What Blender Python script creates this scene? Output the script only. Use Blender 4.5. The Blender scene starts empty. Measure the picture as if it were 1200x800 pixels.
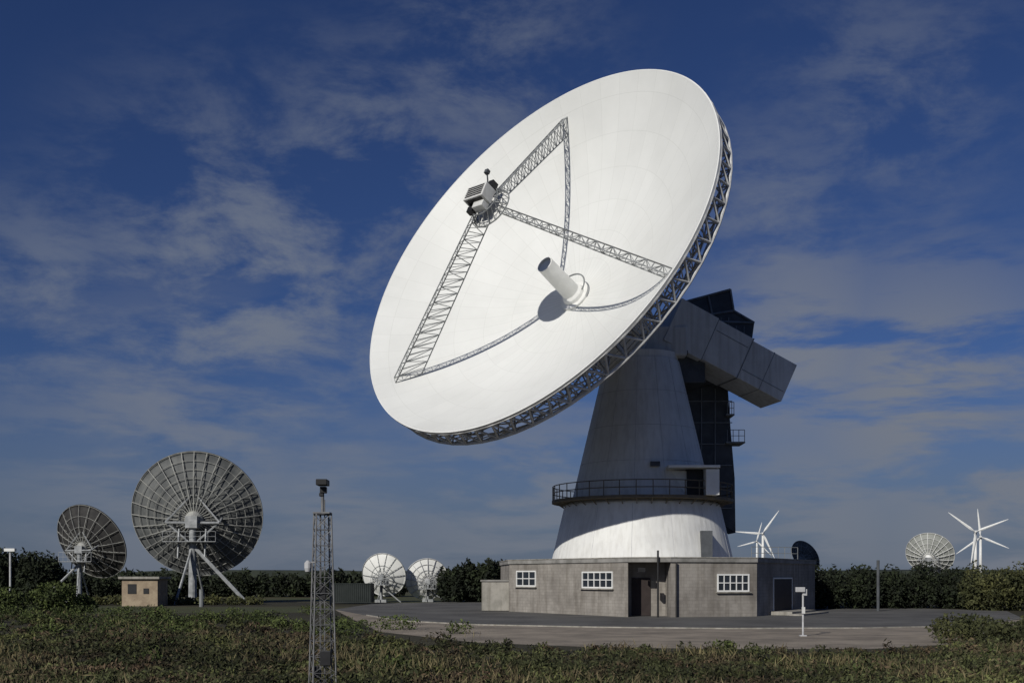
import bpy, math, random
import numpy as np
from mathutils import Vector, Matrix
random.seed(7); rng=np.random.default_rng(7)
F=1300.0; EYE=2.75; R=16.0
# measured pose of the big reflector (metres / radians)
Cc=Vector((1.113,81.928,27.129)); az,el,dd,ss,roll,rf=.7668,.4644,6.152,10.657,1.7583,.9136
SUN=Vector((-.4677,-.7407,.4823)).normalized()
nn=Vector((-math.sin(az)*math.cos(el),-math.cos(az)*math.cos(el),math.sin(el)))
Vv=Cc-nn*dd; f0=R*R/4/dd
def P(px,py,Y): return Vector(((px-600)*Y/F,Y,EYE+(675-py)*Y/F))
def X(px,Y): return (px-600)*Y/F
def Zh(py,Y): return EYE+(675-py)*Y/F
scene=bpy.context.scene
# ---------- materials ----------
def mat(name,c1,c2=None,scale=3.0,rough=.7,metal=0.,bump=0.,bscale=None,c3=None,island=False,detail=6,isl=(.45,1.6),big=None):
    m=bpy.data.materials.new(name); m.use_nodes=True; nt=m.node_tree; N=nt.nodes; L=nt.links
    b=N['Principled BSDF']; b.inputs['Roughness'].default_value=rough; b.inputs['Metallic'].default_value=metal
    b.inputs['Specular IOR Level'].default_value=.3
    c2=c2 or tuple(x*.8 for x in c1)
    g=N.new('ShaderNodeNewGeometry')
    n=N.new('ShaderNodeTexNoise'); n.inputs['Scale'].default_value=scale; n.inputs['Detail'].default_value=detail
    n.inputs['Roughness'].default_value=.65
    L.new(g.outputs['Position'],n.inputs['Vector'])
    r=N.new('ShaderNodeValToRGB'); r.color_ramp.elements[0].position=.38; r.color_ramp.elements[1].position=.62
    r.color_ramp.elements[0].color=(*c2,1); r.color_ramp.elements[1].color=(*c1,1)
    if c3:
        e=r.color_ramp.elements.new(.5); e.color=(*c3,1)
    L.new(n.outputs['Fac'],r.inputs['Fac'])
    out=r.outputs['Color']
    if big:
        nb=N.new('ShaderNodeTexNoise'); nb.inputs['Scale'].default_value=big; nb.inputs['Detail'].default_value=3
        L.new(g.outputs['Position'],nb.inputs['Vector'])
        mr=N.new('ShaderNodeMapRange'); mr.inputs['From Min'].default_value=.35; mr.inputs['From Max'].default_value=.65
        mr.inputs['To Min'].default_value=.5; mr.inputs['To Max'].default_value=1.45; L.new(nb.outputs['Fac'],mr.inputs['Value'])
        hv=N.new('ShaderNodeHueSaturation'); L.new(mr.outputs[0],hv.inputs['Value']); L.new(out,hv.inputs['Color']); out=hv.outputs['Color']
    if island:
        mx=N.new('ShaderNodeHueSaturation'); mr=N.new('ShaderNodeMapRange')
        mr.inputs['To Min'].default_value=isl[0]; mr.inputs['To Max'].default_value=isl[1]
        L.new(g.outputs['Random Per Island'],mr.inputs['Value']); L.new(mr.outputs[0],mx.inputs['Value']); L.new(out,mx.inputs['Color']); out=mx.outputs['Color']
    L.new(out,b.inputs['Base Color'])
    if bump:
        n2=N.new('ShaderNodeTexNoise'); n2.inputs['Scale'].default_value=bscale or scale*4; n2.inputs['Detail'].default_value=5
        L.new(g.outputs['Position'],n2.inputs['Vector'])
        bp=N.new('ShaderNodeBump'); bp.inputs['Strength'].default_value=bump; bp.inputs['Distance'].default_value=.05
        L.new(n2.outputs['Fac'],bp.inputs['Height']); L.new(bp.outputs[0],b.inputs['Normal'])
    return m
M_white=mat('white_paint',(.78,.78,.75),(.68,.68,.65),.6,.5)
M_truss=mat('white_truss_paint',(.72,.72,.7),(.5,.5,.49),2,.5)
M_steelw=mat('galvanised_steel',(.55,.55,.55),(.4,.4,.4),2,.5,.1)
M_steelg=mat('grey_steel',(.26,.27,.27),(.18,.19,.19),2,.55,.2)
M_mount=mat('mount_steel',(.36,.37,.37),(.22,.23,.23),2,.55,.1)
M_mast=mat('weathered_steel',(.2,.2,.2),(.13,.13,.13),3,.6,.3)
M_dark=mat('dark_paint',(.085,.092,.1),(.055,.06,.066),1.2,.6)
M_black=mat('black',(.02,.02,.022),(.012,.012,.012),2,.5)
M_cone=mat('pedestal_paint',(.76,.76,.73),(.66,.66,.64),.3,.6,bump=.1)
M_box=mat('cabin_panel_paint',(.66,.66,.63),(.56,.56,.54),.5,.6)
M_conc=mat('concrete',(.36,.34,.3),(.24,.23,.2),.8,.9,bump=.3,bscale=12)
M_roof=mat('roof_edge',(.3,.29,.27),(.18,.175,.16),1,.9)
M_asph=mat('asphalt',(.13,.127,.12),(.08,.078,.075),.22,.95,bump=.3,bscale=20,detail=10)
M_track=mat('gravel_track',(.31,.265,.21),(.18,.155,.125),.4,.95,bump=.5,bscale=15,detail=10)
M_wood=mat('door_paint',(.04,.03,.027),(.03,.022,.02),3,.6)
M_glass=mat('window_glass',(.03,.035,.045),(.02,.025,.03),2,.12)
M_mesh=mat('mesh_panel',(.15,.155,.15),(.08,.085,.085),.5,.7)
M_meshl=mat('light_mesh_panel',(.36,.37,.34),(.24,.25,.23),.5,.7)
M_mesh2=mat('dark_mesh_panel',(.05,.048,.045),(.025,.024,.024),.6,.7)
M_rust=mat('rusty_handrail',(.16,.13,.09),(.1,.09,.07),2,.7)
M_green=mat('dark_green_paint',(.022,.028,.026),(.014,.02,.018),1,.6)
def streaks(m,amt=.25,sc=(2.2,2.2,.12)):
    nt=m.node_tree;N=nt.nodes;L=nt.links;b=N['Principled BSDF']
    g=N.new('ShaderNodeNewGeometry'); mp=N.new('ShaderNodeMapping'); mp.inputs['Scale'].default_value=sc
    L.new(g.outputs['Position'],mp.inputs[0]); n=N.new('ShaderNodeTexNoise'); n.inputs['Scale'].default_value=1.5; n.inputs['Detail'].default_value=6
    L.new(mp.outputs[0],n.inputs['Vector']); mr=N.new('ShaderNodeMapRange'); mr.inputs['From Min'].default_value=.45; mr.inputs['From Max'].default_value=.7; mr.inputs['To Max'].default_value=amt
    L.new(n.outputs['Fac'],mr.inputs['Value']); mx=N.new('ShaderNodeMix'); mx.data_type='RGBA'; mx.blend_type='MULTIPLY'
    src=b.inputs['Base Color'].links[0].from_socket; L.new(mr.outputs[0],mx.inputs['Factor']); L.new(src,mx.inputs['A']); mx.inputs['B'].default_value=(.35,.32,.27,1); L.new(mx.outputs['Result'],b.inputs['Base Color'])
streaks(M_cone,.2); streaks(M_box,.3); streaks(M_conc,.5)
def brickmat():
    m=mat('brick_wall',(.34,.315,.28),(.235,.215,.19),.5,.9)
    nt=m.node_tree;N=nt.nodes;L=nt.links;b=N['Principled BSDF']
    tc=N.new('ShaderNodeUVMap'); br=N.new('ShaderNodeTexBrick')
    br.inputs['Scale'].default_value=1; br.inputs['Brick Width'].default_value=.45; br.inputs['Row Height'].default_value=.225
    br.inputs['Mortar Size'].default_value=.012
    br.inputs['Color1'].default_value=(1,1,1,1);br.inputs['Color2'].default_value=(.82,.82,.82,1);br.inputs['Mortar'].default_value=(.65,.65,.65,1)
    L.new(tc.outputs[0],br.inputs['Vector'])
    mx=N.new('ShaderNodeMix'); mx.data_type='RGBA'; mx.blend_type='MULTIPLY'; mx.inputs['Factor'].default_value=.7
    src=b.inputs['Base Color'].links[0].from_socket
    L.new(src,mx.inputs['A']);L.new(br.outputs['Color'],mx.inputs['B']);L.new(mx.outputs['Result'],b.inputs['Base Color'])
    streaks(m,.45,(1.5,1.5,.2)); return m
M_brick=brickmat()
def dishmat():
    m=mat('reflector_paint',(.74,.745,.715),(.67,.675,.645),.09,.5)
    nt=m.node_tree;N=nt.nodes;L=nt.links;b=N['Principled BSDF']
    tc=N.new('ShaderNodeTexCoord'); sp=N.new('ShaderNodeSeparateXYZ'); L.new(tc.outputs['Object'],sp.inputs[0])
    def M(op,a,b_=None):
        n=N.new('ShaderNodeMath');n.operation=op
        for i,v in enumerate((a,b_)):
            if v is None: continue
            if isinstance(v,(int,float)): n.inputs[i].default_value=v
            else: L.new(v,n.inputs[i])
        return n.outputs[0]
    x,y=sp.outputs[0],sp.outputs[1]
    r=M('SQRT',M('ADD',M('MULTIPLY',x,x),M('MULTIPLY',y,y)))
    ring=M('LESS_THAN',M('ABSOLUTE',M('SUBTRACT',M('FRACT',M('DIVIDE',r,2.28)),.5)),.008)
    a=M('ARCTAN2',y,x); fr=M('ABSOLUTE',M('SUBTRACT',M('FRACT',M('MULTIPLY',a,48/6.28318)),.5))
    rad=M('LESS_THAN',M('MULTIPLY',M('MULTIPLY',fr,r),.1309),.018)
    s=M('MAXIMUM',ring,rad)
    cell=N.new('ShaderNodeCombineXYZ'); L.new(M('FLOOR',M('ADD',M('DIVIDE',r,2.28),.5)),cell.inputs[0]); L.new(M('FLOOR',M('ADD',M('MULTIPLY',a,48/6.28318),.5)),cell.inputs[1])
    wn=N.new('ShaderNodeTexWhiteNoise'); L.new(cell.outputs[0],wn.inputs['Vector'])
    hv=N.new('ShaderNodeHueSaturation'); L.new(M('ADD',M('MULTIPLY',wn.outputs['Value'],.035),.98),hv.inputs['Value'])
    mx=N.new('ShaderNodeMix'); mx.data_type='RGBA'; mx.blend_type='MULTIPLY'
    src=b.inputs['Base Color'].links[0].from_socket; L.new(src,hv.inputs['Color'])
    L.new(M('MULTIPLY',s,.8),mx.inputs['Factor']); L.new(hv.outputs[0],mx.inputs['A']); mx.inputs['B'].default_value=(.88,.88,.87,1)
    L.new(mx.outputs['Result'],b.inputs['Base Color'])
    return m
M_refl=dishmat()
# ---------- mesh builder ----------
def empty(name,loc=(0,0,0)):
    e=bpy.data.objects.new(name,None); e.location=loc; scene.collection.objects.link(e); e['L']=list(loc); return e
class MB:
    def __init__(s): s.v=[];s.f=[]
    def add(s,vs,fs):
        o=len(s.v); s.v+= [tuple(v) for v in vs]; s.f+=[tuple(i+o for i in f) for f in fs]; return s
    def tube(s,a,b,r,n=6,r2=None):
        a=Vector(a);b=Vector(b);d=b-a
        if d.length<1e-6:return s
        d.normalize(); u=d.orthogonal().normalized(); w=d.cross(u); r2=r if r2 is None else r2
        vs=[];fs=[]
        for i in range(n):
            t=2*math.pi*i/n; o=u*math.cos(t)+w*math.sin(t); vs+=[a+o*r,b+o*r2]
        for i in range(n):
            j=(i+1)%n; fs.append((2*i,2*j,2*j+1,2*i+1))
        fs.append(tuple(2*i for i in range(n))[::-1]); fs.append(tuple(2*i+1 for i in range(n)))
        return s.add(vs,fs)
    def box(s,c,sz,ax=None):
        c=Vector(c); ax=ax or (Vector((1,0,0)),Vector((0,1,0)),Vector((0,0,1)))
        vs=[c+ax[0]*(i*sz[0]/2)+ax[1]*(j*sz[1]/2)+ax[2]*(k*sz[2]/2) for i in(-1,1) for j in(-1,1) for k in(-1,1)]
        return s.add(vs,[(0,1,3,2),(4,6,7,5),(0,4,5,1),(2,3,7,6),(0,2,6,4),(1,5,7,3)])
    def prism(s,pts,z0,z1):
        n=len(pts); vs=[(p[0],p[1],z0) for p in pts]+[(p[0],p[1],z1) for p in pts]
        return s.add(vs,[(i,(i+1)%n,n+(i+1)%n,n+i) for i in range(n)]+[tuple(range(n))[::-1],tuple(range(n,2*n))])
    def extr(s,pts,off):
        n=len(pts); off=Vector(off); vs=[Vector(p) for p in pts]+[Vector(p)+off for p in pts]
        return s.add(vs,[(i,(i+1)%n,n+(i+1)%n,n+i) for i in range(n)]+[tuple(range(n))[::-1],tuple(range(n,2*n))])
    def lathe(s,prof,n=48,c=(0,0,0),cap=False):
        vs=[];fs=[]
        for (r,z) in prof:
            for i in range(n):
                t=2*math.pi*i/n; vs.append((c[0]+r*math.cos(t),c[1]+r*math.sin(t),c[2]+z))
        for k in range(len(prof)-1):
            for i in range(n):
                j=(i+1)%n; fs.append((k*n+i,k*n+j,(k+1)*n+j,(k+1)*n+i))
        return s.add(vs,fs)
    def done(s,name,m,parent=None,M=None,smooth=False,bevel=0):
        me=bpy.data.meshes.new(name); me.from_pydata(s.v,[],s.f); me.update()
        me.materials.append(m)
        if smooth:
            for p in me.polygons:p.use_smooth=True
        o=bpy.data.objects.new(name,me); scene.collection.objects.link(o)
        if parent:
            o.parent=parent; o.matrix_parent_inverse=Matrix.Translation(parent['L']).inverted()
        if M is not None:o.matrix_basis=M
        if bevel:
            b=o.modifiers.new('b','BEVEL'); b.width=bevel; b.segments=2; b.limit_method='ANGLE'
        return o
def ztruss(mb,a,b,c,d,n,r,rd=None):
    rd=rd or r*.6
    a,b,c,d=map(Vector,(a,b,c,d)); mb.tube(a,b,r); mb.tube(c,d,r)
    for i in range(n):
        t=i/n;t2=(i+1)/n
        p=a.lerp(b,t);q=c.lerp(d,t);p2=a.lerp(b,t2);q2=c.lerp(d,t2)
        mb.tube(p,q,rd,4)
        mb.tube(p,q2,rd,4) if i%2 else mb.tube(q,p2,rd,4)
# ---------- foliage ----------
def leaves(name,pts,size,m,parent=None,up=0.,wid=.45):
    N=len(pts); a=rng.normal(size=(N,3)); a[:,2]+=up; a/=np.linalg.norm(a,axis=1)[:,None]
    b=np.cross(a,rng.normal(size=(N,3))); b/=np.linalg.norm(b,axis=1)[:,None]
    s=(size*(.6+.8*rng.random(N)))[:,None]
    V=np.stack([pts-a*s,pts+b*s*wid,pts+a*s,pts-b*s*wid],1).reshape(-1,3)
    me=bpy.data.meshes.new(name); me.vertices.add(4*N); me.vertices.foreach_set('co',V.astype(np.float32).ravel())
    me.loops.add(4*N); me.loops.foreach_set('vertex_index',np.arange(4*N,dtype=np.int32))
    me.polygons.add(N); me.polygons.foreach_set('loop_start',np.arange(0,4*N,4,dtype=np.int32))
    try: me.polygons.foreach_set('loop_total',np.full(N,4,dtype=np.int32))
    except Exception: pass
    me.update(calc_edges=True); me.materials.append(m)
    o=bpy.data.objects.new(name,me); scene.collection.objects.link(o)
    return o
def blob_pts(c,r,n):
    d=rng.normal(size=(n,3)); d/=np.linalg.norm(d,axis=1)[:,None]
    rad=rng.random(n)**.35*(1+.18*np.sin(d[:,0]*7+c[0])*np.cos(d[:,2]*6+c[1]))
    p=np.array(c)+d*rad[:,None]*np.array(r); p[:,2]=np.maximum(p[:,2],.05); return p
M_scrub=mat('heath_foliage',(.072,.077,.026),(.082,.056,.034),.3,.85,c3=(.036,.042,.017),island=True,isl=(.25,1.9),big=.13)
M_dry=mat('dry_grass_stems',(.17,.145,.07),(.1,.078,.045),.4,.85,island=True)
M_hedge=mat('hedge_foliage',(.02,.027,.011),(.011,.015,.008),.5,.85,island=True,isl=(.35,1.8))
M_bright=mat('green_foliage',(.07,.09,.024),(.034,.046,.014),.6,.8,island=True,isl=(.35,1.8))
M_gorse=mat('gorse_foliage',(.075,.076,.026),(.034,.04,.016),.5,.8,island=True)
M_ground=mat('heath_ground',(.045,.042,.021),(.03,.026,.016),.08,.95,bump=.6,bscale=3,detail=10)
M_field=mat('field_grass',(.055,.07,.026),(.065,.055,.03),.03,.95,detail=8)
M_far=mat('distant_foliage',(.035,.042,.03),(.022,.028,.022),.05,.9)
MB().add([(-3000,-200,0),(3000,-200,0),(3000,4000,0),(-3000,4000,0)],[(0,1,2,3)]).done('ground',M_ground)
MB().add([(-160,118,.004),(40,118,.004),(90,420,.004),(-330,420,.004)],[(0,1,2,3)]).done('grass_field',M_field)
MB().add([(-60,79,.006),(-16,84,.006),(-12,100,.006),(-80,108,.006)],[(0,1,2,3)]).done('grass_verge',M_field)
apr=[(X(392,92),92),(X(430,78),78),(X(470,68),68),(X(560,62.5),62.5),(X(700,59.5),59.5),(X(850,58),58),(X(1010,58.5),58.5),(X(1130,61),61),(X(1200,72),72),(X(1180,88),88),(30,105),(25,125),(0,128),(-14,112)]
MB().add([(x,y,.012) for x,y in apr],[tuple(range(len(apr)))]).done('asphalt_apron',M_asph)
tr=[(X(392,92),92),(X(415,70),70),(X(445,55),55),(X(560,46),46),(X(700,43),43),(X(850,42),42),(X(1020,42),42),(X(1180,47),47),(X(1290,60),60),(X(1290,80),80),(X(1200,72),72)]
pts=tr+[apr[i] for i in range(7,0,-1)]
MB().add([(x,y,.008) for x,y in pts],[tuple(range(len(pts)))]).done('gravel_track',M_track)
kb=MB()
for (x0,y0),(x1,y1) in zip(apr[1:8],apr[2:9]):
    d=Vector((x1-x0,y1-y0,0)); L=d.length; d.normalize()
    kb.box(((x0+x1)/2,(y0+y1)/2,.03),(L,.12,.08),(d,Vector((-d.y,d.x,0)),Vector((0,0,1))))
kb.done('kerb',M_conc)
def Ymax(Xv,Yv):
    px=600+F*Xv/Yv
    b=np.interp(px,[-100,0,200,340,420,560,740,1000,1100,1200,1400],[713,713,716,722,737,744,750,752,746,734,725])+2.0*np.sin(Xv*1.3)+1.5*np.sin(Xv*.47+1)
    return ((EYE-.5)*F)/(b-675)
def scrub(n,ylo,yhi):
    Y=1/(rng.uniform(1/yhi,1/ylo,n)); Xv=(rng.random(n)-.5)*1.14*Y; k=Y<Ymax(Xv,Y)*(1+rng.normal(0,.045,n)); return Xv[k],Y[k]
cx,cy=scrub(7200,17,92)
w1=np.sin(cx*.31+cy*.13)+np.sin(cx*.11-cy*.23)+np.sin(cx*.9+cy*.5)*.6
hs=.17+.18*rng.random(len(cx))+.2*np.clip(w1,0,2)*rng.random(len(cx))
hs*=np.where(rng.random(len(cx))<.05,2.0,1)
rr=.25+.6*rng.random(len(cx))**1.5; PER=64
idx=np.repeat(np.arange(len(cx)),PER); n=len(idx)
d=rng.normal(size=(n,3)); d[:,2]=np.abs(d[:,2]); d/=np.linalg.norm(d,axis=1)[:,None]; rad=rng.random(n)**.4
pts=np.stack([cx[idx]+d[:,0]*rad*rr[idx],cy[idx]+d[:,1]*rad*rr[idx],d[:,2]*rad*hs[idx]+.02],1)
leaves('heath_scrub',pts,.035+.0011*pts[:,1],M_scrub,up=.6,wid=.36)
gx,gy=scrub(3000,17,80); k=np.sin(gx*.5+gy*.3)+rng.normal(0,.6,len(gx))>.6; gx,gy=gx[k],gy[k]
idx=np.repeat(np.arange(len(gx)),13); n=len(idx)
pts=np.stack([gx[idx]+rng.normal(0,.22,n),gy[idx]+rng.normal(0,.22,n),.2+.22*rng.random(n)],1)
leaves('dry_grass',pts,.12+.07*rng.random(n),M_dry,up=2.5,wid=.07)
def bushes(name,lst,m,dens=60,size=.09):
    P_=[]
    for (x,y,r,h) in lst: P_.append(blob_pts((x,y,h*.45),(r,r*.9,h*.55),int(dens*r*(h+.5)*6)))
    return leaves(name,np.concatenate(P_),size,m)
L_=[]
for i in range(52):
    Y=rng.uniform(50,80); px=rng.uniform(-20,370 if Y>60 else 540); L_.append((X(px,Y),Y,rng.uniform(.5,1.4),rng.uniform(.45,.95)))
for i in range(9):
    Y=rng.uniform(29,42); px=rng.uniform(-20,1240); L_.append((X(px,Y),Y,rng.uniform(.3,.6),rng.uniform(.35,.6)))
bushes('bramble_bush',L_,M_bright,50,.075)
L_=[(X(rng.uniform(1110,1260),Y),Y,rng.uniform(.5,1.1),rng.uniform(.6,1.2)) for Y in rng.uniform(44,56,22)]
bushes('bramble_bush',L_,M_gorse,50)
L_=[(X(62,84),84,1.9,2.4),(X(0,82),82,2,1.9),(X(95,86),86,1.2,1.4)]
bushes('green_bush',L_,M_bright,120,.12)
def hedge(name,x0,x1,y,z,m,dens=45,n=16,size=.16,dy=3):
    P_=[]
    for i in range(n):
        t=(i+rng.random())/n; xx=x0+(x1-x0)*t; hh=z*(.74+.32*rng.random()); r=(abs(x1-x0)/n*.95+.4)*rng.uniform(.7,1.2)
        P_.append(blob_pts((xx,y+rng.uniform(-dy,dy)*.5,hh*.48),(r,dy*.8,hh*.54),int(dens*r*hh*4)))
    return leaves(name,np.concatenate(P_),size,m)
hedge('hedge',X(950,96),X(1145,96),96,Zh(660,96)-.1,M_hedge,76,26,.16,3)
hedge('gorse_hedge',X(1140,90),X(1260,90),90,Zh(660,90)-.1,M_gorse,76,16,.15,3)
hedge('tree_line',X(-60,125),X(72,125),125,Zh(643,125),M_hedge,60,14,.22,4)
hedge('tree_line',X(60,150),X(470,150),150,Zh(668,150),M_hedge,34,40,.27,4)
hedge('tree_line',X(522,120),X(610,120),120,Zh(657,120),M_hedge,76,12,.22,3)
hedge('shrub_row',X(100,108),X(300,108),108,.9,M_gorse,50,26,.16,2)
h=MB(); xs=np.linspace(-1500,1500,200); vs=[];fs=[]
for i,x in enumerate(xs):
    z=9+3*math.sin(x*.004+1)+2*math.sin(x*.013)+1.0*random.random()
    vs+=[(x,1300,-1),(x,1300+6,z),(x,1700,z+2)]
for i in range(199):
    a=3*i; fs+=[(a,a+3,a+4,a+1),(a+1,a+4,a+5,a+2)]
h.add(vs,fs).done('distant_hills',M_far)

# ---------- main antenna ----------
u=Vector((0,0,1)).cross(nn).normalized(); v=nn.cross(u)
MD=Matrix((( u.x,v.x,nn.x,Vv.x),(u.y,v.y,nn.y,Vv.y),(u.z,v.z,nn.z,Vv.z),(0,0,0,1)))
PX,PY=10.53,90.0
main=empty('satellite_dish',(PX,PY,0))
hz=lambda r:r*r/(4*f0)
MB().lathe([(r,hz(r)) for r in np.linspace(.35,16.0,40)],144).done('reflector',M_refl,main,MD,smooth=True)
MB().lathe([(16.0,hz(16)+.004),(16.08,hz(16)),(16.08,hz(16)-.28),(15.95,hz(16)-.3)],144).done('rim_lip',M_white,main,MD)
MB().lathe([(r,hz(r)-.12) for r in np.linspace(1,15.93,24)],96).done('reflector_back',M_dark,main,MD,smooth=True)
rim=MB(); NB=64; zt=hz(16)-.25
pf_=[];pb=[];pm=[]
for i in range(NB):
    t=2*math.pi*i/NB; t2=2*math.pi*(i+.5)/NB
    pf_.append(Vector((16.02*math.cos(t),16.02*math.sin(t),zt)))
    pb.append(Vector((15.85*math.cos(t2),15.85*math.sin(t2),zt-1.6)))
    pm.append(Vector((14.3*math.cos(t2),14.3*math.sin(t2),hz(14.3)-1.9)))
for i in range(NB):
    j=(i+1)%NB
    rim.tube(pf_[i],pf_[j],.1); rim.tube(pb[i],pb[j],.13,8); rim.tube(pm[i],pm[j],.07)
    rim.tube(pf_[i],pb[i],.09,6); rim.tube(pf_[j],pb[i],.09,6)
    rim.tube(pb[i],pm[i],.07,4); rim.tube(pb[i],pm[j],.05,4)
    a=Vector((14.3*math.cos(2*math.pi*(i+.5)/NB),14.3*math.sin(2*math.pi*(i+.5)/NB),hz(14.3)-.1)); rim.tube(a,pb[i],.06,4); rim.tube(a,pm[i],.06,4)
rim.done('rim_truss',M_truss,main,MD)
rib=MB()
for i in range(32):
    t=2*math.pi*(i+.25)/32; c,s_=math.cos(t),math.sin(t)
    rs=np.linspace(14.3,3.5,8); prev=None
    for k,r in enumerate(rs):
        a=Vector((r*c,r*s_,hz(r)-.1)); b=Vector((r*c,r*s_,hz(r)-1.9-(14.3-r)*.12))
        rib.tube(a,b,.05,4)
        if prev: rib.tube(prev[1],b,.09,5); rib.tube(prev[0],b,.05,4)
        prev=(a,b)
for r in np.linspace(12.7,3.5,7):
    for i in range(32):
        t=2*math.pi*(i+.25)/32;t2=2*math.pi*(i+1.25)/32; zz=hz(r)-1.9-(14.3-r)*.12
        rib.tube((r*math.cos(t),r*math.sin(t),zz),(r*math.cos(t2),r*math.sin(t2),zz),.06,4)
rib.done('backing_truss',M_truss,main,MD)
MB().lathe([(4.2,-2.0),(4.2,-3.0),(3.4,-4.2),(2.6,-6.5),(0.1,-6.6)],40).done('hub_cone',M_box,main,MD)
ft=MB(); ft.lathe([(1.3,.04),(1.3,.22),(.95,.24),(.9,.5),(.72,.7),(.66,4.0),(.6,4.02),(.6,3.8),(.02,3.75)],40)
ft.done('feed_tube',M_white,main,MD,smooth=False)
rg=MB()
for i in range(14):
    t=-.2+2.2*i/14;t2=-.2+2.2*(i+1)/14
    rg.tube((1.45*math.cos(t),1.45*math.sin(t),.9),(1.45*math.cos(t2),1.45*math.sin(t2),.9),.06)
rg.done('feed_ladder_ring',M_steelg,main,MD)
sb=MB(); sb.lathe([(.05,ss-.95),(.6,ss-.88),(1.1,ss-.7),(1.5,ss-.45),(1.55,ss-.4),(1.5,ss-.36),(.05,ss-.3)],40); sb.done('subreflector',M_white,main,MD)
sf=MB()
for i in range(20):
    t=2*math.pi*i/20;t2=2*math.pi*(i+1)/20
    for r,z in ((1.6,ss-.35),(1.2,ss+.45),(.75,ss+.45)):
        sf.tube((r*math.cos(t),r*math.sin(t),z),(r*math.cos(t2),r*math.sin(t2),z),.05,5)
    sf.tube((1.6*math.cos(t),1.6*math.sin(t),ss-.35),(1.2*math.cos(t2),1.2*math.sin(t2),ss+.45),.033,4)
    if i%4==0: sf.tube((1.6*math.cos(t),1.6*math.sin(t),ss-.35),(.1*math.cos(t),.1*math.sin(t),ss+.5),.05,4)
sf.done('subreflector_frame',M_steelg,main,MD)
eq=MB(); eq.box((-.1,.1,ss+.95),(1.9,1.15,1.0)); eq.box((.2,-.75,ss+.75),(1.0,.5,.6)); eq.done('drive_housing',M_box,main,MD,bevel=.03)
eq=MB()
for k in range(5): eq.box((-.1,-.28+.19*k,ss+1.465),(1.6,.11,.03))
eq.box((.6,1.0,ss+.7),(.45,.55,.55)); eq.box((-.8,-.75,ss+.6),(.55,.45,.45)); eq.box((-.1,-.49,ss+.95),(1.5,.04,.7)); eq.done('drive_housing_vents',M_black,main,MD)
an=MB(); an.tube((.1,.8,ss+.5),(.15,1.8,ss+1.2),.06); an.box((.16,1.9,ss+1.27),(.3,.3,.3)); an.done('aircraft_warning_light',M_dark,main,MD)
leg=MB()
for k in range(3):
    th=roll-k*2*math.pi/3; r=rf*R; er=Vector((math.cos(th),math.sin(th),0)); et=Vector((-math.sin(th),math.cos(th),0)); ez=Vector((0,0,1))
    A=er*r+ez*hz(r); B=er*.9+ez*(ss-.1)
    dv=(B-A).normalized(); nrm=dv.cross(et).normalized()
    if nrm.z<0: nrm=-nrm
    wa,wb=(1.8,1.3) if k==2 else (1.15,.7)
    a=A; b=B+nrm*(.4 if k==2 else 0); a2=A-er*wa+ez*(hz(r-wa)-hz(r)); b2=b-nrm*wb
    NS=22; w_=.36 if k==2 else .24
    c1,c2=a+et*w_,b+et*w_*.7; d1,d2=a-et*w_,b-et*w_*.7
    ztruss(leg,c1,c2,d1,d2,NS,.05,.03); ztruss(leg,c1,c2,a2,b2,NS,.05,.03)
    for i in range(NS):
        p=d1.lerp(d2,i/NS); q=a2.lerp(b2,(i+1)/NS); leg.tube(p,q,.026,4)
leg.done('subreflector_legs',M_mount,main,MD)
MB().lathe([(7.45,3.4),(6.3,8.3),(6.25,8.45),(5.65,8.9),(3.0,20.0),(2.9,20.0),(2.9,20.6),(2.2,20.6)],72,(PX,PY,0)).done('pedestal_tower',M_cone,main,smooth=False)
sm=MB()
for i in range(14):
    t=2*math.pi*i/14; c,s_=math.cos(t),math.sin(t)
    sm.tube((PX+5.64*c,PY+5.64*s_,8.9),(PX+3.0*c,PY+3.0*s_,20),.02,4)
    sm.tube((PX+7.44*c,PY+7.44*s_,3.4),(PX+6.29*c,PY+6.29*s_,8.3),.02,4)
for zz in (11.7,14.5,17.3):
    r=5.66-(zz-8.9)*.2387
    for i in range(72):
        t=2*math.pi*i/72;t2=2*math.pi*(i+1)/72; sm.tube((PX+r*math.cos(t),PY+r*math.sin(t),zz),(PX+r*math.cos(t2),PY+r*math.sin(t2),zz),.018,4)
sm.done('pedestal_seams',M_steelw,main)
zc=8.65; cw=MB()
cw.lathe([(5.7,zc),(7.3,zc),(7.3,zc+.22),(5.6,zc+.22)],72,(PX,PY,0)); cw.done('catwalk',M_rust,main)
rl=MB(); NR=36
for i in range(NR):
    t=2*math.pi*i/NR;t2=2*math.pi*(i+1)/NR
    a=Vector((PX+7.22*math.cos(t),PY+7.22*math.sin(t),zc+.2)); b=Vector((PX+7.22*math.cos(t2),PY+7.22*math.sin(t2),zc+.2))
    rl.tube(a,a+Vector((0,0,1.15)),.04,5)
    for hh in (.6,1.15): rl.tube(a+Vector((0,0,hh)),b+Vector((0,0,hh)),.04,5)
    c_=Vector((PX+6.1*math.cos(t),PY+6.1*math.sin(t),zc-.5)); rl.tube(a,c_,.04,4)
rl.done('catwalk_railing',M_rust,main)
yp=84.2
pch=MB()
pch.box((X(812,yp),yp+.6,Zh(547,yp)),(3.9,2.6,.2))
pch.box((X(834,yp),yp+.3,(Zh(550,yp)+8.9)/2),(1.0,1.6,Zh(550,yp)-8.9))
pch.box((X(800,yp),yp+1.6,(Zh(550,yp)+8.9)/2),(1.3,1.4,Zh(550,yp)-8.9))
pch.done('entrance_porch',M_white,main,bevel=.02)
pd=MB(); pd.box((X(816,yp),yp+1.2,10.0),(1.2,1.2,2.3)); pd.done('porch_door',M_black,main)
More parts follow.
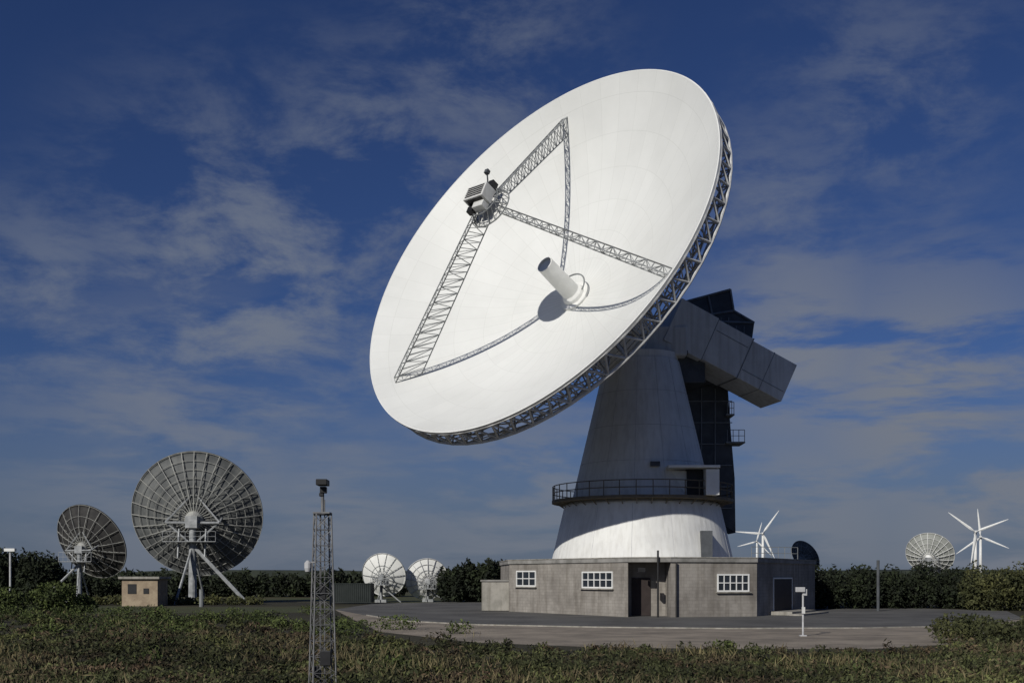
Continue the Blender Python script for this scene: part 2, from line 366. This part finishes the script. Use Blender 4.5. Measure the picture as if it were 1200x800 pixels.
lp=MB(); lp.box((X(826,84.6),84.5,4.9),(.85,1.6,2.6)); lp.box((X(768,84.6),84.75,Zh(543,84.6)),(.7,.5,.35)); lp.done('pedestal_hatch',M_dark,main)
# elevation machinery
bx=MB()
Abeam=P(778,380,90.5); dirb=Vector((.885,.2,-.42)).normalized(); up=Vector((0,0,1)); sd=dirb.cross(up).normalized(); upb=sd.cross(dirb).normalized()
for (s0,s1,hh,ww,dz) in ((0,3.5,3.75,4.1,0),(3.5,6.85,3.55,4.0,.02),(6.85,11.2,3.35,3.85,-.03)):
    bx.box(Abeam+dirb*((s0+s1)/2)+upb*dz,(s1-s0,ww,hh),(dirb,sd,upb))
bx.done('counterweight_beam',M_box,main,bevel=.05)
bt=MB()
for s0 in (3.52,6.87): bt.box(Abeam+dirb*s0,(.08,4.06,3.62),(dirb,sd,upb))
bt.box(Abeam+dirb*9.0-upb*.03,(.05,3.89,3.39),(dirb,sd,upb))
bt.box(Abeam+dirb*9-upb*.9,(4.0,3.9,.05),(dirb,sd,upb)); bt.box(Abeam+dirb*5.2+upb*.9,(3.0,4.05,.05),(dirb,sd,upb))
bt.done('beam_flanges',M_steelg,main)
ec=MB(); Y0=93.5
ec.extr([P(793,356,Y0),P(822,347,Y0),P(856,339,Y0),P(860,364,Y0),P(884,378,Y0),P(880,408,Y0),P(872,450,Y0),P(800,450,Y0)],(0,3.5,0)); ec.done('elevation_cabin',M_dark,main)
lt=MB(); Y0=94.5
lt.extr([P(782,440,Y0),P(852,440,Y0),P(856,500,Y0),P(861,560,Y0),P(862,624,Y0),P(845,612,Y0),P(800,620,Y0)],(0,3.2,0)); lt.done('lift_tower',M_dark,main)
tr_=MB(); Y0=93.4
for px in range(800,880,9): tr_.tube(P(px,372 if px<862 else 382,Y0),P(px,448,Y0),.035,4)
for a,b in (((793,356),(856,339)),((856,339),(860,364)),((860,364),(884,378)),((793,375),(860,364)),((810,376),(884,378)),((806,352),(812,376)),((830,346),(835,370))): tr_.tube(P(*a,Y0),P(*b,Y0),.09,5)
Y0=94.4
for py in range(470,620,25): tr_.tube(P(800,py,Y0),P(858,py,Y0),.05,4)
for px in (822,838): tr_.tube(P(px,455,Y0),P(px,612,Y0),.05,4)
for py,ln in ((520,1.6),(488,.7)):
    a=P(852,py,95); tr_.box(a+Vector((ln/2-.3,0,0)),(ln,2.5,.12))
    for k in range(4):
        q=a+Vector((-.2+(ln-.15)*k/3,-1.2,0)); tr_.tube(q,q+Vector((0,0,1.05)),.035,4)
    tr_.tube(a+Vector((0,-1.2,1.05)),a+Vector((ln-.35,-1.2,1.05)),.035,4); tr_.tube(a+Vector((0,-1.2,.55)),a+Vector((ln-.35,-1.2,.55)),.03,4)
tr_.done('ladders_and_platforms',M_steelg,main)
yk=MB(); yk.box(P(768,405,90.5),(4.6,4,2.4)); yk.box(P(742,402,90.3),(1.2,3,3)); yk.done('elevation_bearing',M_box,main,bevel=.15)
yk=MB(); yk.box(P(800,432,91.2),(3.2,3,2.8)); yk.box(P(775,418,90.4),(3.8,3.6,.4)); yk.done('bearing_housing',M_dark,main,bevel=.08)
us=MB()
for a,b in (((735,372),(770,425)),((752,355),(795,418)),((715,395),(745,418))): us.tube(P(*a,88),P(*b,90),.22)
us.done('support_struts',M_steelg,main)

# ---------- building ----------
H=4.0
A=(X(597,87),87);B=(X(736,75),75);C2=(X(786,74.6),74.6);D=(X(887,76.3),76.3);E=(X(955,89),89)
back=[(24.6,100),(17.5,107),(4.5,107),(-1,98)]
B1=(B[0]+.1,76.8);C1=(C2[0]-.05,76.8)
bld=empty('equipment_building',(12,90,0))
def wallquads(pts,z0,z1,name,m):
    me=bpy.data.meshes.new(name); vs=[];fs=[];uv=[];acc=0
    for (a,b) in zip(pts[:-1],pts[1:]):
        L=math.hypot(b[0]-a[0],b[1]-a[1]); o=len(vs)
        vs+=[(a[0],a[1],z0),(b[0],b[1],z0),(b[0],b[1],z1),(a[0],a[1],z1)]; fs.append((o,o+1,o+2,o+3))
        uv+=[(acc,z0),(acc+L,z0),(acc+L,z1),(acc,z1)]; acc+=L
    me.from_pydata(vs,[],fs); l=me.uv_layers.new(name='UVMap')
    for i,q in enumerate(uv): l.data[i].uv=q
    me.materials.append(m); o=bpy.data.objects.new(name,me); scene.collection.objects.link(o); o.parent=bld; o.matrix_parent_inverse=Matrix.Translation(bld['L']).inverted(); return o
wallquads([A,B,B1,C1,C2,D,E]+back+[A],0,H-.28,'walls',M_brick)
def grow(p,g):
    c=Vector((12,91)); q=Vector(p); return tuple(q+(q-c).normalized()*g)
poly=[A,B,C2,D,E]+back
MB().prism([grow(p,.12) for p in poly],H-.28,H).done('roof_slab',M_roof,bld)
MB().prism([grow(p,.16) for p in poly],H,H+.06).done('roof_flashing',M_conc,bld)
def onwall(a,b,px,off=0.):
    k=(px-600)/F; ax,ay=a;bx_,by=b
    t=(k*ay-ax)/((bx_-ax)-k*(by-ay)); p=Vector((ax+(bx_-ax)*t,ay+(by-ay)*t,0)); d=Vector((bx_-ax,by-ay,0)).normalized(); nr=Vector((d.y,-d.x,0))
    return p+nr*off,d,nr
fr=MB();gl=MB();sill=MB()
def window(a,b,px0,px1,py0,py1,nv):
    p0,d,nr=onwall(a,b,px0);p1,_,_=onwall(a,b,px1); Yc=(p0.y+p1.y)/2; z1=Zh(py0,Yc);z0=Zh(py1,Yc)
    c=(p0+p1)/2; w=(p1-p0).length; zc_=(z0+z1)/2; ax=(d,nr,Vector((0,0,1))); hh=z1-z0
    gl.box(c+Vector((0,0,zc_)),(w,.03,hh),ax)
    for zz,th in ((z0,.1),(z1,.1),(z0+hh*.5,.06)): fr.box(c+nr*.03+Vector((0,0,zz)),(w+.1,.08,th),ax)
    for i in range(nv+1): fr.box(p0.lerp(p1,i/nv)+nr*.034+Vector((0,0,zc_)),(.09 if i in(0,nv) else .06,.075,hh),ax)
    sill.box(c+nr*.1+Vector((0,0,z0-.1)),(w+.3,.2,.08),ax)
window(A,B,606,628,669,686,3); window(A,B,683,718,670,688,5); window(C2,D,841,877,673,692,5)
p,d,nr=onwall(D,E,917); ax=(d,nr,Vector((0,0,1))); wd=(onwall(D,E,928)[0]-onwall(D,E,907)[0]).length
fr.box(p+nr*.02+Vector((0,0,2.62)),(wd+.2,.1,.1),ax)
for sgn in(-1,1): fr.box(p+nr*.02+d*sgn*(wd/2+.05)+Vector((0,0,1.45)),(.09,.1,2.3),ax)
dr=MB(); dr.box(p+nr*.01+Vector((0,0,1.42)),(wd,.06,2.3),ax)
dr.box(Vector(((B1[0]+C1[0])/2-.35,76.78,1.35)),(1.3,.08,2.6)); dr.done('doors',M_wood,bld)
st=MB(); st.box(p+nr*.8+Vector((0,0,.13)),(wd+1.6,1.6,.26),ax); st.box(p+nr*2.0+Vector((0,0,.06)),(wd+2.6,.9,.12),ax)
st.done('door_step',M_conc,bld)
fr.done('window_frames',M_white,bld);gl.done('window_glass',M_glass,bld);sill.done('window_sills',M_conc,bld)
pp=MB(); q,_,n2=onwall(C2,D,788); pp.tube((q.x-1.0,q.y-.2,0),(q.x-1.0,q.y-.2,4.5),.07); pp.tube((q.x+.25,q.y-.12,0),(q.x+.25,q.y-.12,3.7),.06)
pp.box((X(752,75),75.2,3.2),(.5,.3,.3)); pp.box((X(765,75.2),75.3,2.2),(.25,.4,.5))
pp.done('drain_pipes',M_black,bld)
rr_=MB()
for i in range(8):
    a=Vector((19+.6*i,88+.3*i,H)); rr_.tube(a,a+Vector((0,0,1.1)),.03,4)
rr_.tube((19,88,H+1.1),(23.2,90.1,H+1.1),.03,4); rr_.tube((19,88,H+.6),(23.2,90.1,H+.6),.03,4); rr_.done('roof_handrail',M_steelg,bld)
e=empty('concrete_outbuilding',(X(580,89),89,0)); MB().box((X(581,89),89,1.2),(2.2,2.5,2.3)).done('walls',M_conc,e); MB().box((X(581,89),89,2.42),(2.4,2.7,.12)).done('roof',M_roof,e)

# ---------- smaller dishes ----------
def small_dish(cx,cy,Y,R_,nrm,depth,mp,mr,nrib=16,nring=5,ribR=.05,hubw=.18,side=1,mm=None):
    C=P(cx,cy,Y); n=Vector(nrm).normalized(); uu=Vector((0,0,1)).cross(n).normalized(); vv=n.cross(uu); V=C-n*depth; ff=R_*R_/4/depth
    Mx=Matrix(((uu.x,vv.x,n.x,V.x),(uu.y,vv.y,n.y,V.y),(uu.z,vv.z,n.z,V.z),(0,0,0,1)))
    e=empty('satellite_dish',(V.x,V.y,0)); hz_=lambda r:r*r/(4*ff)
    MB().lathe([(r,hz_(r)) for r in np.linspace(.1,R_,14)]+[(R_+.03,hz_(R_)-.02),(R_,hz_(R_)-.08)],64).done('reflector',mp,e,Mx,smooth=True)
    rb=MB(); off=R_*.035
    for i in range(nrib):
        t=2*math.pi*i/nrib;c,s_=math.cos(t),math.sin(t); rs=np.linspace(R_*.1,R_,8); pv=None
        for r in rs:
            a=Vector((r*c,r*s_,hz_(r)-off-(R_-r)*.04)); b=Vector((r*c,r*s_,hz_(r)-.03))
            if pv: rb.tube(pv[0],a,ribR,4); rb.tube(pv[1],a,ribR*.6,4)
            pv=(a,b)
    for k in range(1,nring+1):
        r=R_*k/nring
        for i in range(nrib*2):
            t=math.pi*i/nrib;t2=math.pi*(i+1)/nrib
            rb.tube((r*math.cos(t),r*math.sin(t),hz_(r)-off),(r*math.cos(t2),r*math.sin(t2),hz_(r)-off),ribR*.8,4)
    rb.done('ribs',mr,e,Mx)
    MB().lathe([(R_*.14,.0),(R_*.14,-R_*.1),(R_*.07,-R_*.2),(.01,-R_*.2)],20).done('hub',mr,e,Mx)
    q=MB(); fp=ff*.95
    for k in range(4):
        t=math.pi/4+k*math.pi/2; q.tube((R_*.6*math.cos(t),R_*.6*math.sin(t),hz_(R_*.6)),(.1*math.cos(t),.1*math.sin(t),fp),ribR*.8,4)
    q.lathe([(.01,fp-.1),(R_*.1,fp),(R_*.1,fp+.1),(.01,fp+.3)],16); q.done('feed_support',mr,e,Mx)
    s=MB(); hub=V-n*R_*.2; g0=Vector((hub.x,hub.y,0))
    s.tube(g0,(hub.x,hub.y,hub.z-R_*.1),R_*.065,12,R_*.05); s.box(hub,(R_*hubw,R_*hubw,R_*hubw))
    s.box((hub.x,hub.y,.15),(R_*.5,R_*.5,.3))
    low=hub+Vector((0,0,-R_*.35))
    s.tube(low,g0+Vector((side*1.2*R_*.75,-.2*R_,0)),R_*.03,6); s.tube(low,g0+Vector((-side*.12*R_,-.5*R_,0)),R_*.02,6); s.tube(low,g0+Vector((0,.7*R_,0)),R_*.02,6)
    s.tube(hub+uu*R_*.4-n*.2,hub-uu*R_*.4-n*.2,R_*.02)
    for sg in(-1,1):
        s.tube(hub+uu*R_*.4*sg,V+uu*R_*.4*sg+n*hz_(R_*.5),R_*.02,5)
        s.tube(hub+uu*R_*.4*sg,V+vv*R_*.4+n*hz_(R_*.5),R_*.015,5); s.tube(hub+uu*R_*.4*sg,low,R_*.015,5)
        s.tube(hub+uu*R_*.2*sg-Vector((0,0,R_*.1)),hub+uu*R_*.2*sg-Vector((0,.5,R_*.55)),R_*.015,5)
    s.box(hub+Vector((0,-.6,-R_*.3)),(R_*.8,1.4,.06))
    for zz in (.0,.5,1.):
        s.tube(hub+Vector((-R_*.4,-1.25,zz-R_*.3)),hub+Vector((R_*.4,-1.25,zz-R_*.3)),.022,4)
    for i in range(8):
        a=hub+Vector((-R_*.4+R_*.8/7*i,-1.25,-R_*.3)); s.tube(a,a+Vector((0,0,1)),.022,4)
    s.done('mount',mm or M_mount,e)
    return e
M_ribl=mat('pale_ribs',(.4,.4,.36),(.24,.24,.23),1,.6)
small_dish(232,602,113,6.5,(-.1,.93,.3),1.9,M_mesh,M_ribl,32,8,ribR=.042)
small_dish(108,634,120,4.3,(.3,.82,.42),1.3,M_mesh2,M_ribl,20,4,ribR=.03,side=-1)
M_pan=mat('white_panels',(.8,.8,.76),(.7,.7,.66),.6,.6)
small_dish(450,673,119,2.4,(.15,.95,.3),.7,M_pan,M_steelg,14,2,ribR=.025)
small_dish(500,678,121,2.35,(-.2,.95,.3),.7,M_pan,M_steelw,16,4,ribR=.035)
small_dish(1090,648,150,3.15,(.45,.75,.5),1.1,M_meshl,M_white,20,5,ribR=.04)
small_dish(944,651,118,1.8,(.75,.45,.45),.55,M_mesh,M_ribl,14,4,ribR=.02)

# ---------- wind turbines ----------
def turbine(px,py,Y,bl,ang,yaw=.3):
    hb=P(px,py,Y); e=empty('wind_turbine',(hb.x,hb.y,0)); ax=Vector((-math.sin(yaw),-math.cos(yaw),0)); sx=Vector((math.cos(yaw),-math.sin(yaw),0))
    t=MB(); t.tube((hb.x,hb.y,0),(hb.x,hb.y,hb.z-.5),bl*.065,16,bl*.04); t.done('tower',M_white,e,smooth=True)
    t=MB(); t.box(hb-ax*.6,(bl*.2,bl*.08,bl*.09),(ax,sx,Vector((0,0,1)))); t.tube(hb+ax*bl*.06,hb+ax*bl*.15,bl*.045,12,bl*.02); t.done('nacelle',M_white,e,bevel=.1)
    b=MB(); c=hb+ax*bl*.1
    for k in range(3):
        a=math.radians(ang+120*k); d=sx*math.cos(a)+Vector((0,0,1))*math.sin(a); w=-sx*math.sin(a)+Vector((0,0,1))*math.cos(a)
        prof=[(0,.02,.02),(.08,.03,.025),(.2,.065,.02),(.5,.048,.012),(.8,.032,.007),(1,.01,.003)]
        vs=[];fs=[]
        for (tt,cw_,th) in prof:
            o=c+d*tt*bl; vs+=[o+w*cw_*bl*.7,o+ax*th*bl,o-w*cw_*bl*.5,o-ax*th*bl]
        for i in range(len(prof)-1):
            for j in range(4): fs.append((4*i+j,4*i+(j+1)%4,4*i+4+(j+1)%4,4*i+4+j))
        b.add(vs,fs)
    b.done('blades',M_white,e)
turbine(1143,623,720,21,142); turbine(1149,629,860,22,-24,.3)
turbine(894,625,760,19,55); turbine(887,634,900,16,75)

# ---------- hut, container ----------
M_hutw=mat('hut_brick',(.36,.29,.2),(.26,.2,.14),1.5,.9,bump=.3)
Yh=104; cxh=X(170,Yh); e=empty('brick_hut',(cxh,Yh,0))
MB().box((cxh,Yh,1.25),(3.3,3,2.5)).done('walls',M_hutw,e)
MB().box((cxh,Yh,2.62),(3.8,3.6,.22)).done('roof',M_conc,e,bevel=.02)
m_=MB(); m_.box((cxh-.7,Yh-1.51,1.6),(.8,.06,.9)); m_.box((cxh+.6,Yh-1.51,1.4),(.5,.06,.5)); m_.done('window',M_black,e)
Yh=112; c0=X(413,Yh); e=empty('storage_container',(c0,Yh,0))
MB().box((c0,Yh,1.1),(4.1,2.5,1.9)).done('body',M_green,e)
m_=MB()
for i in range(20): m_.box((c0-1.95+.205*i,Yh-1.27,1.1),(.09,.06,1.7))
m_.box((c0,Yh-1.27,2.02),(4.14,.1,.1)); m_.box((c0,Yh-1.27,.17),(4.14,.1,.12)); m_.done('corrugation',M_green,e)

# ---------- CCTV mast ----------
Ym=24.0; mx0=X(378,Ym); mast=empty('cctv_mast',(mx0,Ym,0)); m_=MB(); zt=Zh(602,Ym)
hw0,hw1=.26,.16; lv=12
def cor(z):
    h_=hw0+(hw1-hw0)*z/zt; c,s_=math.cos(.35),math.sin(.35)
    return [Vector((mx0+ (a*c-b*s_)*h_,Ym+(a*s_+b*c)*h_,z)) for a,b in((-1,-1),(1,-1),(1,1),(-1,1))]
zs=np.linspace(0,zt,lv+1)
for i in range(lv):
    c0_,c1_=cor(zs[i]),cor(zs[i+1])
    for k in range(4):
        m_.tube(c0_[k],c1_[k],.018,6); m_.tube(c0_[k],c0_[(k+1)%4],.009,4)
        m_.tube(c0_[k],c1_[(k+1)%4],.008,4); m_.tube(c1_[k],c0_[(k+1)%4],.008,4)
for k in range(4): m_.tube(cor(zt)[k],cor(zt)[(k+1)%4],.02,6)
m_.box((mx0,Ym,zt+.02),(.36,.36,.03)); m_.tube((mx0,Ym,zt),(mx0,Ym,zt+.45),.035,10); m_.tube((mx0+.06,Ym-.08,.2),(mx0+.06,Ym-.08,zt+.3),.014,5); m_.tube((mx0-.04,Ym-.02,.2),(mx0-.04,Ym-.02,zt),.02,5)
m_.done('lattice',M_mast,mast)
m_=MB(); m_.box((mx0+.02,Ym,zt+.52),(.14,.14,.14)); m_.box((mx0+.02,Ym-.1,zt+.67),(.24,.36,.13)); m_.box((mx0-.02,Ym,zt+.42),(.1,.1,.08)); m_.box((mx0+.1,Ym-.2,1.0),(.24,.12,.32)); m_.box((mx0-.1,Ym-.2,.7),(.12,.1,.25)); m_.box((mx0+.02,Ym-.12,2.4),(.16,.1,.3)); m_.done('camera_head',M_black,mast,bevel=.015)
m_=MB(); zb=Zh(664,Ym); m_.tube((mx0-.1,Ym-.15,zb+.1),(mx0-.28,Ym-.2,zb+.1),.015); m_.lathe([(.005,-.12),(.06,-.1),(.08,-.02),(.08,.08),(.03,.14)],14,(mx0-.28,Ym-.2,zb)); m_.done('dome_camera',M_steelw,mast)

def post(name,px,Y,h,rad,m):
    e=empty(name,(X(px,Y),Y,0)); MB().tube((X(px,Y),Y,0),(X(px,Y),Y,h),rad,8).done('post',m,e); return e
Yp=51; e=post('floodlight_post',941,Yp,2.15,.045,M_steelw)
m_=MB(); m_.box((X(937,Yp),Yp-.1,2.15),(.42,.18,.22)); m_.box((X(943,Yp),Yp,2.02),(.2,.14,.3)); m_.box((X(941,Yp),Yp,.03),(.3,.3,.06)); m_.done('lamp_head',M_steelw,e,bevel=.015)
m_=MB(); m_.box((X(941,Yp),Yp-.07,1.2),(.14,.08,.3)); m_.done('junction_box',M_box,e)
Yp=95; e=post('floodlight_post',12,Yp,Zh(645,Yp),.09,M_steelw); MB().box((X(12,Yp),Yp,Zh(644,Yp)),(.9,.4,.25)).done('lamp_head',M_white,e)
post('telegraph_pole',1029,88,Zh(656,88),.12,M_dark)
post('marker_post',236,100,1.6,.2,M_steelg)

# ---------- world ----------
w=bpy.data.worlds.new('World'); scene.world=w; w.use_nodes=True; nt=w.node_tree; N=nt.nodes; L=nt.links
bg=N['Background']; bg.inputs['Strength'].default_value=.06
sky=N.new('ShaderNodeTexSky'); sky.sky_type='NISHITA'; sky.sun_disc=False
sky.sun_elevation=math.asin(SUN.z); sky.sun_rotation=math.atan2(SUN.x,SUN.y)
sky.air_density=1.0; sky.dust_density=.4; sky.ozone_density=2.5
tc=N.new('ShaderNodeTexCoord'); 
def node(t,**k):
    n=N.new(t)
    for a,b in k.items(): setattr(n,a,b)
    return n
def MM(op,a,b=None):
    n=node('ShaderNodeMath',operation=op)
    for i,v_ in enumerate((a,b)):
        if v_ is None: continue
        if isinstance(v_,(int,float)): n.inputs[i].default_value=v_
        else: L.new(v_,n.inputs[i])
    return n.outputs[0]
tint=node('ShaderNodeMix',data_type='RGBA',blend_type='MULTIPLY'); tint.inputs['Factor'].default_value=1
L.new(sky.outputs[0],tint.inputs['A']); tint.inputs['B'].default_value=(.265,.355,.62,1)
def blobs(lst):
    total=None
    for (px,py,s,amp) in lst:
        dv=Vector((px-600,F,675-py)).normalized()
        vd=node('ShaderNodeVectorMath',operation='DISTANCE'); L.new(tc.outputs['Generated'],vd.inputs[0]); vd.inputs[1].default_value=dv
        mr=node('ShaderNodeMapRange',interpolation_type='SMOOTHSTEP'); mr.inputs['From Min'].default_value=s/F; mr.inputs['From Max'].default_value=0; mr.inputs['To Max'].default_value=amp
        L.new(vd.outputs['Value'],mr.inputs['Value']); total=mr.outputs[0] if total is None else MM('MAXIMUM',total,mr.outputs[0])
    return total
def noise(scale,sc,lo,hi,rough,off=(0,0,0)):
    mp=node('ShaderNodeMapping'); mp.inputs['Scale'].default_value=sc; mp.inputs['Location'].default_value=off; L.new(tc.outputs['Generated'],mp.inputs['Vector'])
    nz=node('ShaderNodeTexNoise'); nz.inputs['Scale'].default_value=scale; nz.inputs['Detail'].default_value=9; nz.inputs['Roughness'].default_value=rough; nz.inputs['Distortion'].default_value=.25
    L.new(mp.outputs[0],nz.inputs['Vector'])
    mr=node('ShaderNodeMapRange',interpolation_type='SMOOTHSTEP'); mr.inputs['From Min'].default_value=lo; mr.inputs['From Max'].default_value=hi; L.new(nz.outputs['Fac'],mr.inputs['Value']); return mr.outputs[0]
t1=blobs(((300,350,330,1.),(430,220,220,.85),(570,90,220,.6),(900,250,170,.6),(1040,120,210,.5),(60,350,190,.7)))
cf=MM('MULTIPLY',MM('MULTIPLY',t1,noise(9,(1,1,2.2),.4,.66,.64)),.85)
t2=blobs(((940,420,200,1.),(1080,470,260,1.1),(1180,600,260,1.),(960,590,220,.8),(620,600,300,.75),(200,540,280,.75),(400,620,200,.7)))
cf2=MM('MULTIPLY',MM('MULTIPLY',t2,noise(6,(1,1,4.5),.4,.58,.58,(3,1,2))),.9)
sp=node('ShaderNodeSeparateXYZ'); L.new(tc.outputs['Generated'],sp.inputs[0])
hzm=node('ShaderNodeMapRange',interpolation_type='SMOOTHSTEP'); hzm.inputs['From Min'].default_value=.2; hzm.inputs['From Max'].default_value=-.02; hzm.inputs['To Max'].default_value=.8; L.new(sp.outputs[2],hzm.inputs['Value'])
def mixc(f,a,c):
    m=node('ShaderNodeMix',data_type='RGBA'); L.new(f,m.inputs['Factor']); L.new(a,m.inputs['A']); m.inputs['B'].default_value=(*c,1); return m.outputs['Result']
o=mixc(hzm.outputs[0],tint.outputs['Result'],(1.8,2.25,3.15))
o=mixc(cf,o,(2.8,3.2,4.0)); o=mixc(cf2,o,(2.9,3.2,3.85))
L.new(o,bg.inputs['Color'])
sl=bpy.data.lights.new('sun','SUN'); sl.energy=3.45; sl.angle=math.radians(.5); sl.color=(1,.965,.9)
so=bpy.data.objects.new('sun',sl); so.rotation_euler=SUN.to_track_quat('Z','Y').to_euler(); scene.collection.objects.link(so)
# ---------- camera ----------
cd=bpy.data.cameras.new('camera'); cd.lens=39.0; cd.sensor_width=36; cd.clip_end=6000; cd.clip_start=.1
cd.shift_y=275/1200
co=bpy.data.objects.new('camera',cd); co.location=(0,0,EYE); co.rotation_euler=(math.radians(90),0,0); scene.collection.objects.link(co); scene.camera=co
scene.view_settings.view_transform='Standard'; scene.view_settings.look='None'; scene.view_settings.exposure=0
